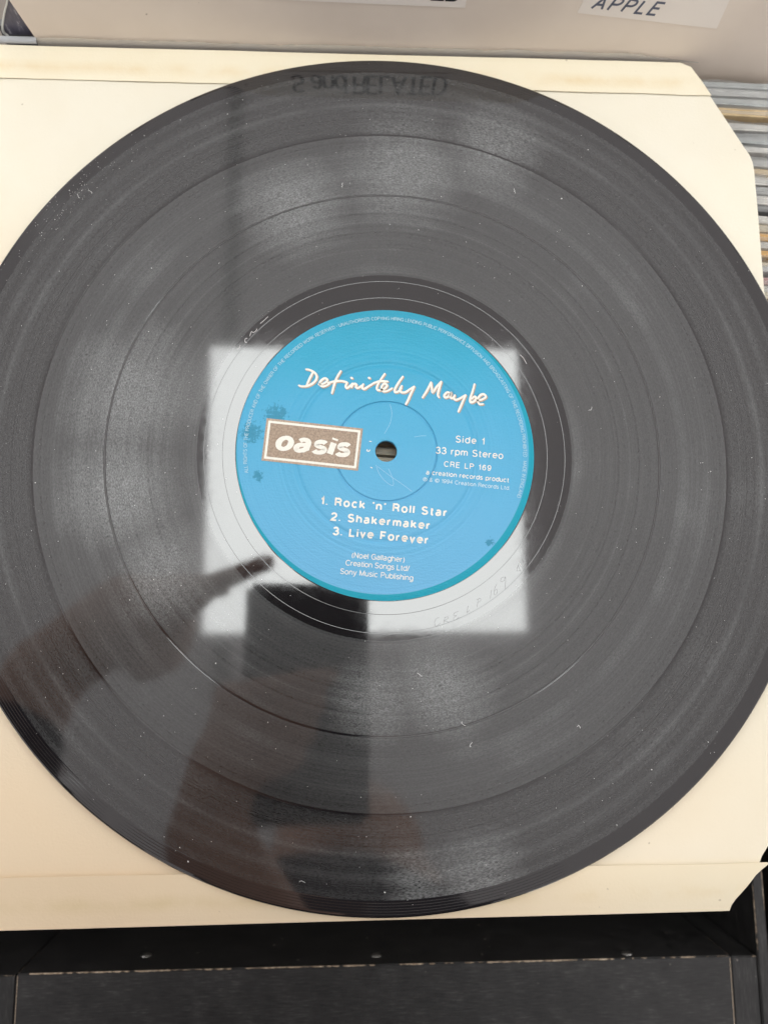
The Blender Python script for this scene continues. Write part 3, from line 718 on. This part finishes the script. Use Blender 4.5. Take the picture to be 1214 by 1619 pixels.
# ------------------------------------------------------------------ albums filed upright in the bin
CARDS = [('white', (.62, .60, .56)), ('grey', (.44, .44, .43)), ('tan', (.56, .42, .24)), ('cream', (.62, .55, .42)), ('dark grey', (.19, .19, .19)), ('pale blue grey', (.44, .46, .455)), ('pink', (.50, .28, .27)), ('orange', (.60, .36, .14))]
CM = {k: mat_card('card_'+k.replace(' ', '_'), c) for k, c in CARDS}
def album(y, th, colour, x0, x1, ztop, rot, label, group, rise=4., plastic=True):
    t = thing('album', label, 'album', (0, y-K*300, -318), group)
    ca = math.cos(rot); sa = math.sin(rot)
    def tr(x, yy, z): return (x*ca, y+yy+K*z+x*sa*1., z)
    V = []; nx = 14
    for s in (0, 1):
        for i in range(nx+1):
            x = x0+(x1-x0)*i/nx; w = .5*noise.noise(Vector((x*.03, y*.7, s)))
            V += [tr(x, s*th+w, -316), tr(x, s*th+w, ztop+.6*noise.noise(Vector((x*.05, y, 3))))]
    Fc = []; q = 2*(nx+1)
    for i in range(nx):
        a = 2*i; Fc += [(a, a+2, a+3, a+1), (q+a, q+a+1, q+a+3, q+a+2), (a+1, a+3, q+a+3, q+a+1), (a, q+a, q+a+2, a+2)]
    Fc += [(0, 1, q+1, q), (2*nx, q+2*nx, q+2*nx+1, 2*nx+1)]
    o = obj('jacket', V, Fc, CM[colour]); put(o, t)
    # dark slot of the open top edge
    if plastic:
        V, Fc = [], []; nx = 60; zr = 3
        for s in (0, 1):
            b0 = len(V)
            for j in range(zr+1):
                for i in range(nx+1):
                    x = x0-1.5+(x1-x0+3)*i/nx; h = j/zr
                    zz = ztop-9+(9+rise*(.75+.5*noise.noise(Vector((x*.04, y*1.3, s*5)))))*h
                    yy = (-.3 if s == 0 else th+.3)+h*h*1.3*noise.noise(Vector((x*.06, y*2.1, s*9.)))+(.5*th if s == 0 else -.5*th)*h*.6
                    V.append(tr(x, yy, zz))
            for j in range(zr):
                for i in range(nx):
                    a = b0+j*(nx+1)+i; Fc.append((a, a+1, a+nx+2, a+nx+1))
        o = obj('plastic_cover', V, Fc, M_CLEAR, None, smooth=True); put(o, t)
    return t
LB = {'white': 'white album in a clear plastic cover filed upright in the bin', 'grey': 'mid grey album in a clear plastic cover filed upright in the bin', 'tan': 'tan card album in a clear plastic cover filed upright in the bin',
      'cream': 'cream card album in a clear plastic cover filed upright in the bin', 'dark grey': 'dark grey album in a clear plastic cover filed upright in the bin', 'pale blue grey': 'pale blue grey album in a clear plastic cover filed upright in the bin',
      'pink': 'dull pink album in a clear plastic cover filed upright in the bin', 'orange': 'orange tan album in a clear plastic cover filed upright in the bin'}
y = 157.5; seq = ['pale blue grey', 'grey', 'pale blue grey', 'tan', 'white', 'dark grey', 'pale blue grey', 'white', 'grey', 'tan', 'white', 'grey', 'white', 'dark grey', 'white', 'cream', 'orange', 'white', 'orange', 'cream', 'grey', 'pink', 'white', 'cream', 'orange', 'white']
i = 0
while y > -113:
    th = random.choice((2.2, 2.6, 3.0, 3.4)); y -= th+random.uniform(.7, 1.4)
    c = seq[i] if i < len(seq) else random.choice(['white', 'grey', 'tan', 'cream', 'pale blue grey', 'white', 'dark grey'])
    if abs(y-2) < 13: c = random.choice(['cream', 'tan'])
    album(y, th, c, -157+random.uniform(-2, 2), 157+random.uniform(-2, 2), -7.2-random.uniform(0, 2.2), -.02-.045*min(1., i/9)+random.uniform(-.004, .004), LB[c], 'albums filed upright in the bin', rise=random.uniform(1.2, 3.6))
    i += 1
# the clear cover of an album right in front of the divider shows as a crinkled grey line
V, Fc = [], []; nx = 120
for j in range(4):
    for ii in range(nx+1):
        x = -128+(250)*ii/nx; h = j/3*min(1., (124-x)/30)
        V.append((x, 155.2+.25*h+.5*h*noise.noise(Vector((x*.09, 1, 2))), -3+(3.6+.9*noise.noise(Vector((x*.03, 4, 2)))+.5*noise.noise(Vector((x*.3, 4, 2))))*h))
for j in range(3):
    for ii in range(nx): a = j*(nx+1)+ii; Fc.append((a, a+1, a+nx+2, a+nx+1))
o = obj('plastic_sleeve', V, Fc, mat_clear('grey_clear_plastic', (.70, .69, .64), .5), None, smooth=True)
tag(o, 'clear plastic outer sleeve edge crinkled along the foot of the divider card', 'plastic sleeve')
# dark album behind the divider
da = thing('dark_album', 'navy album in a scuffed plastic cover behind the left end of the divider card', 'album', (0, 160-K*300, -318))
def navy():
    q = N('navy_scuffed'); p = q.pos()
    st = q.n('ShaderNodeMapping'); q.l(p, st.inputs[0]); st.inputs['Rotation'].default_value = (0, .6, .5); st.inputs['Scale'].default_value = (1, 1, .35)
    n = q.noise(520, 5, .7, st.outputs[0])
    q.l(q.ramp(n, [(.35, (.075, .072, .10)), (.60, (.12, .115, .155)), (.74, (.50, .50, .54))]), q.b.inputs['Base Color']); q.b.inputs['Roughness'].default_value = .35
    return q.m
V, Fc = [], []
edge = [pyl(u, v_, 158.4, K) for u, v_ in ((30, -110), (18, -45), (12, 0), (8, 16), (5, 32), (4, 44), (6, 52), (12, 57))]
edge = [(p[0], p[2]) for p in edge]
pr = [(x+.5, z) for x, z in edge]+[(60, .4), (60, edge[0][1])]
Vn = [(x, 159.0+K*z, z) for x, z in pr]; n = len(Vn); Vn += [(x, 162.0+K*z, z) for x, z in pr]
o = obj('cover', Vn, [tuple(range(n))[::-1], tuple(range(n, 2*n))]+[(i, (i+1) % n, (i+1) % n+n, i+n) for i in range(n)], navy()); put(o, da)
v, f = box(-142, 60, 160.3, 163, -318, .3); 
o = obj('jacket', [(x, y_+K*z*(1 if z < 0 else 0)+.0, z) for x, y_, z in v], f, CM['dark grey']); put(o, da)
V, Fc = [], []
path = edge
P = spline(path, 5)
for k_, p in enumerate(P):
    for d in ((-.25, 158.4), (.35, 158.1), (.55, 158.9)): V.append((p[0]+d[0], d[1]+K*p[1], p[1]))
for k_ in range(len(P)-1):
    for d in range(2): a = k_*3+d; Fc.append((a, a+1, a+4, a+3))
M_PEDGE = simple('plastic_edge_white', (.62, .63, .60), .25, .5)
o = obj('plastic_edge', V, Fc, M_PEDGE, None, smooth=True); put(o, da)
V, Fc = [], []
for ii in range(41):
    x = -172+44.*ii/40; w = .15*noise.noise(Vector((x*.5, 2, 2)))
    V += [(x, 154.5, -1.4), (x, 154.4+w, -.5+w), (x, 155.3, .1+w*2), (x, 156.4, .0)]
for ii in range(40):
    for d in range(3): a = ii*4+d; Fc.append((a, a+4, a+5, a+1))
o = obj('plastic_fold', V, Fc, simple('plastic_fold_grey', (.40, .41, .42), .2, .6), None, smooth=True); put(o, da)

# ------------------------------------------------------------------ black wooden bin
BZ = -97.
pa, pb = pz(28, 1527, BZ), pz(1155, 1523, BZ)
ang = math.atan2(pb[1]-pa[1], pb[0]-pa[0])
binn = thing('record_bin', 'black painted wooden record bin with chipped edges and a low front rail', 'record bin', (0, 0, -420))
def wood(name, b, mat, bev=.5): return bevbox(name, b, mat, binn, bev, 2)
XL, XR, YF = pa[0], pb[0], (pa[1]+pb[1])/2
rail = wood('front_rail', (XL, XR, YF-62, YF, -190, BZ), M_WOODX)
pl_ = pz(0, 1533, BZ-2); pr_ = pz(1196, 1525, BZ-2)
wood('corner_post', (XL-40, XL-.8, YF-62, YF-1.2, -420, BZ-1.6), M_WOODY)
wood('corner_post', (XR+.8, pr_[0]-.1, YF-62, YF-1.0, -420, BZ-1.6), M_WOODY)
SX = pz(1200, 1450, BZ)[0]
sw = pz(1205, 1385, BZ)[0]-pz(1188, 1385, BZ)[0]
wood('side_board', (pr_[0]+.15, pr_[0]+sw+.15, YF-62, 175, -420, BZ-.9), M_WOODY)
wood('side_board', (XL-40-6, XL-40.2, YF-62, 175, -420, BZ-.9), M_WOODY)
wood('lower_front_board', (XL, XR, YF-40, YF-6, -420, -190.3), M_WOODX)
wood('base_board', (XL-40, pr_[0], YF-6, 175, -420, -405), M_WOODX)
wood('outer_side_board', (pr_[0]+sw+7., pr_[0]+sw+14, YF-62, 175, -420, BZ-.9), M_WOODY)
# worn, chipped arrises: irregular slivers of raw wood lying on the edges of the rail
def wear(p0, p1, dirs, wmax, thr, seed, parent, step=.8):
    """sliver strip along p0-p1; dirs: the two face directions the chip spreads over"""
    p0, p1 = np.array(p0, float), np.array(p1, float); L = np.linalg.norm(p1-p0); n = int(L/step); V, Fc = [], []
    d0, d1 = np.array(dirs[0], float), np.array(dirs[1], float); up = -(d0+d1)/np.linalg.norm(d0+d1)
    last = None
    for i in range(n+1):
        t = i/n; s = t*L
        w = wmax*(noise.noise(Vector((s*.06, seed, .3)))*.6+noise.noise(Vector((s*.45, seed, 2.)))*.7+thr)
        if w <= .04: last = None; continue
        w = min(w, wmax); c = p0+(p1-p0)*t; b = len(V)
        V += [tuple(c+d0*w+up*.06+d1*.02), tuple(c+up*(-.10)), tuple(c+d1*w+up*.06+d0*.02)]
        if last is not None: Fc += [(last, last+1, b+1, b), (last+1, last+2, b+2, b+1)]
        last = b
    o = obj('worn_edge', V, Fc, M_RAW, None)
    o.parent = parent
    return o
E_ = .14
wear((XL+1, YF-E_, BZ-E_), (XR-1, YF-E_, BZ-E_), ((0, -1, 0), (0, 0, -1)), .75, .25, 3.3, rail)
wear((XL+E_, YF-1, BZ-E_), (XL+E_, YF-60, BZ-E_), ((1, 0, 0), (0, 0, -1)), 1.35, .8, 5.1, rail)
wear((XR-E_, YF-1, BZ-E_), (XR-E_, YF-60, BZ-E_), ((-1, 0, 0), (0, 0, -1)), 1.15, .75, 6.7, rail)
wear((XL+E_, YF-E_, BZ-1), (XL+E_, YF-E_, BZ-22), ((1, 0, 0), (0, -1, 0)), .6, .3, 1.7, rail)
wear((XR-E_, YF-E_, BZ-1), (XR-E_, YF-E_, BZ-22), ((-1, 0, 0), (0, -1, 0)), .6, .3, 2.7, rail)
zz = BZ-.9-E_
wear((pr_[0]+.15+E_, 120, zz), (pr_[0]+.15+E_, YF, zz), ((1, 0, 0), (0, 0, -1)), .5, .1, 8.1, rail)
wear((pr_[0]+sw+.15-E_, 120, zz), (pr_[0]+sw+.15-E_, YF, zz), ((-1, 0, 0), (0, 0, -1)), .5, .12, 9.4, rail)
wear((XR+1.2, YF-1.-E_, BZ-1.6-E_), (pr_[0]-.6, YF-1.-E_, BZ-1.6-E_), ((0, -1, 0), (0, 0, -1)), .4, .2, 4.4, rail)
wear((XL-39, YF-1.2-E_, BZ-1.6-E_), (XL-1.2, YF-1.2-E_, BZ-1.6-E_), ((0, -1, 0), (0, 0, -1)), .4, .2, 4.9, rail)
# screws through the rail, heads on its inner face
for u, v_ in ((232, 1510), (595, 1510), (990, 1507)):
    d = ray(u, v_); t = (YF+.0-CAM[1])/d[1]; P = CAM+t*d
    prf = [(0, .7), (1.2, .65), (2.0, .4), (2.5, .0), (2.5, -1.2)]
    V, Fc = [], []; n = 24
    for r, h in prf:
        for i in range(n): V.append((P[0]+r*math.cos(2*math.pi*i/n), P[1]+h, P[2]+r*math.sin(2*math.pi*i/n)))
    for j in range(len(prf)-1):
        for i in range(n): a, b = j*n+i, j*n+(i+1) % n; Fc.append((a, b, b+n, a+n))
    o = obj('screw', V, Fc, M_STEEL, None, smooth=True); put(o, binn)

# ------------------------------------------------------------------ the photographer, seen only as a dark mirror image in the record
floor_z = -950.
v, f = box(-1500, 1500, -1600, 1200, floor_z-20, floor_z)
tag(obj('floor', v, f, simple('shop_floor', (.22, .19, .16), .6)), kind='structure')
wd_front = None
def capsules(name, segs, mat, parent, voxel, smooth_it=4):
    bm = bmesh.new()
    for p0, p1, r0, r1 in segs:
        p0, p1 = Vector(p0), Vector(p1); d = p1-p0; L = max(d.length, 1e-3)
        q = d.to_track_quat('Z', 'Y').to_matrix().to_4x4() if d.length > 1e-3 else Matrix.Identity(4)
        n, ring = 14, []
        prof = [(r0*math.sin(a), -r0*math.cos(a)) for a in (math.pi/8*i for i in range(1, 5))]+[(r1*math.cos(a), L+r1*math.sin(a)) for a in (math.pi/8*i for i in range(0, 4))]
        for r, z in prof: ring.append([bm.verts.new(Matrix.Translation(p0) @ q @ Vector((r*math.cos(2*math.pi*i/n), r*math.sin(2*math.pi*i/n), z))) for i in range(n)])
        b0 = bm.verts.new(Matrix.Translation(p0) @ q @ Vector((0, 0, -r0))); b1 = bm.verts.new(Matrix.Translation(p0) @ q @ Vector((0, 0, L+r1)))
        for a, b in zip(ring, ring[1:]):
            for i in range(n): bm.faces.new((a[i], a[(i+1) % n], b[(i+1) % n], b[i]))
        for i in range(n): bm.faces.new((b0, ring[0][(i+1) % n], ring[0][i])); bm.faces.new((b1, ring[-1][i], ring[-1][(i+1) % n]))
    for q in bm.verts: q.co *= MM
    me = bpy.data.meshes.new(name); bm.to_mesh(me); bm.free(); me.materials.append(mat)
    o = bpy.data.objects.new(name, me); COL.objects.link(o)
    r = o.modifiers.new('one_surface', 'REMESH'); r.mode = 'VOXEL'; r.voxel_size = voxel*MM; r.use_smooth_shade = True
    s = o.modifiers.new('soften', 'SMOOTH'); s.factor = .5; s.iterations = smooth_it
    put(o, parent); return o
M_SKIN = simple('skin', (.50, .29, .21), .5, .4)
M_SHIRT = simple('dark_shirt', (.020, .020, .026), .9, .2)
M_TROUS = simple('dark_trousers', (.022, .024, .032), .9, .2)
M_HAIRD = simple('brown_hair', (.035, .022, .014), .6, .3)
person = thing('person', 'person in a dark shirt leaning over the bin, one finger pointing, phone in hand', 'person', (-40, -430, floor_z))
px0, py0 = -30., -420.
HEAD = (-15, -330, 640)
segs = [((px0, py0+20, 100), (px0, py0+15, 380), 130, 165), ((px0-90, py0+20, 390), (px0+90, py0+20, 390), 85, 85), ((px0, py0-10, -20), (px0, py0, 60), 135, 130),
        ((px0, py0+35, 440), (HEAD[0], HEAD[1]-15, 560), 62, 58), ((HEAD[0], HEAD[1], 615), (HEAD[0], HEAD[1]+8, 690), 78, 92), ((HEAD[0], HEAD[1]+60, 585), (HEAD[0], HEAD[1]+55, 600), 42, 55),
        ((HEAD[0], HEAD[1]+92, 625), (HEAD[0], HEAD[1]+84, 655), 16, 9), ((HEAD[0]-84, HEAD[1]-8, 625), (HEAD[0]-84, HEAD[1]-8, 655), 15, 20), ((HEAD[0]+84, HEAD[1]-8, 625), (HEAD[0]+84, HEAD[1]-8, 655), 15, 20)]
for s in (-1, 1):
    segs += [((px0+s*85, py0, -40), (px0+s*95, py0+10, -480), 92, 62), ((px0+s*95, py0+10, -480), (px0+s*100, py0-15, -870), 60, 42), ((px0+s*100, py0-20, -905), (px0+s*110, py0+130, -925), 40, 28)]
SHL, ELL = (px0-190, py0+25, 385), (px0-290, py0+70, 190)
WRL = tuple(pz(85, 1060, -330)); WRL = (WRL[0], WRL[1], 318)
def mir(u, v_, z): P = pz(u, v_, -z); return (P[0], P[1], z)
KN = mir(300, 940, 322); MID = mir(365, 912, 318); TIP = mir(424, 889, 312)
PALM = mir(205, 968, 325)
arm_l = [(SHL, ELL, 58, 46), (ELL, WRL, 44, 29)]
hand_l = [(WRL, PALM, 27, 30), (PALM, KN, 26, 17), (KN, MID, 10.5, 8.8), (MID, TIP, 8.6, 7.2)]
ex = np.array(KN)-np.array(WRL); ex /= np.linalg.norm(ex); ey = np.cross((0, 0, 1), ex)
def off(p, a, b, c): return tuple(np.array(p)+ex*a+ey*b+np.array((0, 0, c)))
for k_, (b_, ln) in enumerate(((-18, 42), (-35, 38), (-50, 30))):        # three curled fingers
    base = off(KN, -40-8*k_, b_*.62, 4); kn = off(base, ln*.55, -2, 4); t2 = off(kn, 2, -2, 24); t3 = off(t2, -22, 0, 6)
    hand_l += [(PALM, base, 20, 11), (base, kn, 10, 9), (kn, t2, 8.8, 8), (t2, t3, 8, 7)]
th0 = off(PALM, 8, 4, 20); th1 = off(th0, 30, -6, 16); th2 = off(th1, 24, -10, 8)
hand_l += [(PALM, th0, 22, 13), (th0, th1, 12, 10), (th1, th2, 10, 8)]
# hand under the phone
SHR, ELR = (px0+185, py0+25, 380), (px0+40, -330, 120)
WRR = mir(330, 1330, 250); PR = mir(365, 1200, 262)
arm_r = [(SHR, ELR, 58, 46), (ELR, WRR, 44, 28)]
hand_r = [(WRR, PR, 27, 26)]
for k_, (u, v_, tu, tv) in enumerate(((385, 1085, 520, 1068), (380, 1130, 505, 1115), (378, 1175, 490, 1160), (378, 1215, 470, 1200))):
    a_ = mir(u-22, v_+18, 262); b_ = mir(u+30, v_+6, 243); c_ = mir(tu, tv, 246)
    hand_r += [(PR, a_, 20, 12), (a_, b_, 10, 9), (b_, c_, 9, 7)]
ta = mir(372, 1120, 290); tb = mir(425, 1060, 296)
hand_r += [(PR, ta, 22, 12), (ta, tb, 11, 8)]
capsules('body', segs+arm_l+hand_l+arm_r+hand_r, M_SKIN, person, 5.0, 3)
def fat(sg, d): return [(a, b, r0+d, r1+d) for a, b, r0, r1 in sg]
def part_way(a, b, t): return tuple(np.array(a)+(np.array(b)-np.array(a))*t)
shirt = fat(segs[:3], 10)+[(SHL, ELL, 70, 58), (ELL, part_way(ELL, WRL, .8), 56, 42), (SHR, ELR, 70, 58), (ELR, part_way(ELR, WRR, .12), 56, 52), ((px0-90, py0+20, 390), SHL, 88, 72), ((px0+90, py0+20, 390), SHR, 88, 72)]
capsules('shirt', shirt, M_SHIRT, person, 9.0, 4)
tr_ = []
for s in (-1, 1): tr_ += [((px0+s*85, py0, -40), (px0+s*95, py0+10, -480), 103, 74), ((px0+s*95, py0+10, -480), (px0+s*100, py0-15, -880), 72, 56)]
capsules('trousers', tr_+[((px0, py0-10, -50), (px0, py0, -10), 145, 143)], M_TROUS, person, 9.0, 4)
capsules('hair', [((HEAD[0], HEAD[1]-22, 650), (HEAD[0], HEAD[1]-8, 706), 88, 92)], M_HAIRD, person, 8.0, 3)
v, f = box(HEAD[0]-36, HEAD[0]-22, HEAD[1]+84, HEAD[1]+90, 648, 654)
M_EYE = simple('eye_dark', (.02, .015, .01), .2)
for s in (-1, 1):
    capsules('eye', [((HEAD[0]+s*31, HEAD[1]+84, 652), (HEAD[0]+s*31.2, HEAD[1]+84, 652), 9, 9)], M_EYE, person, 2.0, 1)
capsules('mouth', [((HEAD[0]-18, HEAD[1]+96, 590), (HEAD[0]+18, HEAD[1]+96, 590), 5, 5)], simple('lips', (.40, .17, .14), .5), person, 2.0, 1)

# phone whose lens takes the picture: its back shows as the dark block in the mirrored lamp
phone = thing('phone', 'black phone held level over the record, seen mirrored as a dark block', 'phone', tuple(CAM))
PM = Matrix.Translation(Vector(CAM*MM)) @ m.to_4x4()
def ph(name, b, mat, bev):
    o = bevbox(name, b, mat, None, bev, 4); o.parent = phone; o.matrix_parent_inverse = Matrix.Translation(-phone.location) @ PM; return o
M_PHONE = simple('phone_back_black', (.008, .008, .010), .45, .3)
ph('case', (-70, 12.5, -118, 35.5, 3.2, 12), M_PHONE, 4.0)
ph('camera_bump', (-30, 10, -8, 32, 2.0, 3.4), M_PHONE, .6)
ph('screen', (-67, 9.5, -115, 32.5, 12.05, 12.3), simple('phone_screen', (.01, .01, .012), .1), .1)
def lens(cx, cy):
    V, Fc = [], []; n = 32
    for r, z in ((4.2, 2.0), (4.2, .8), (6.6, .8), (6.8, 1.0), (6.8, 2.0)):
        for i in range(n): V.append((cx+r*math.cos(2*math.pi*i/n), cy+r*math.sin(2*math.pi*i/n), z))
    for j in range(4):
        for i in range(n): a, b = j*n+i, j*n+(i+1) % n; Fc.append((a, b, b+n, a+n))
    o = obj('lens_ring', V, Fc, M_PHONE, None, smooth=True); o.parent = phone; o.matrix_parent_inverse = Matrix.Translation(-phone.location) @ PM
lens(0, 0); lens(0, 18); lens(-18, 9)
bpy.context.view_layer.update()
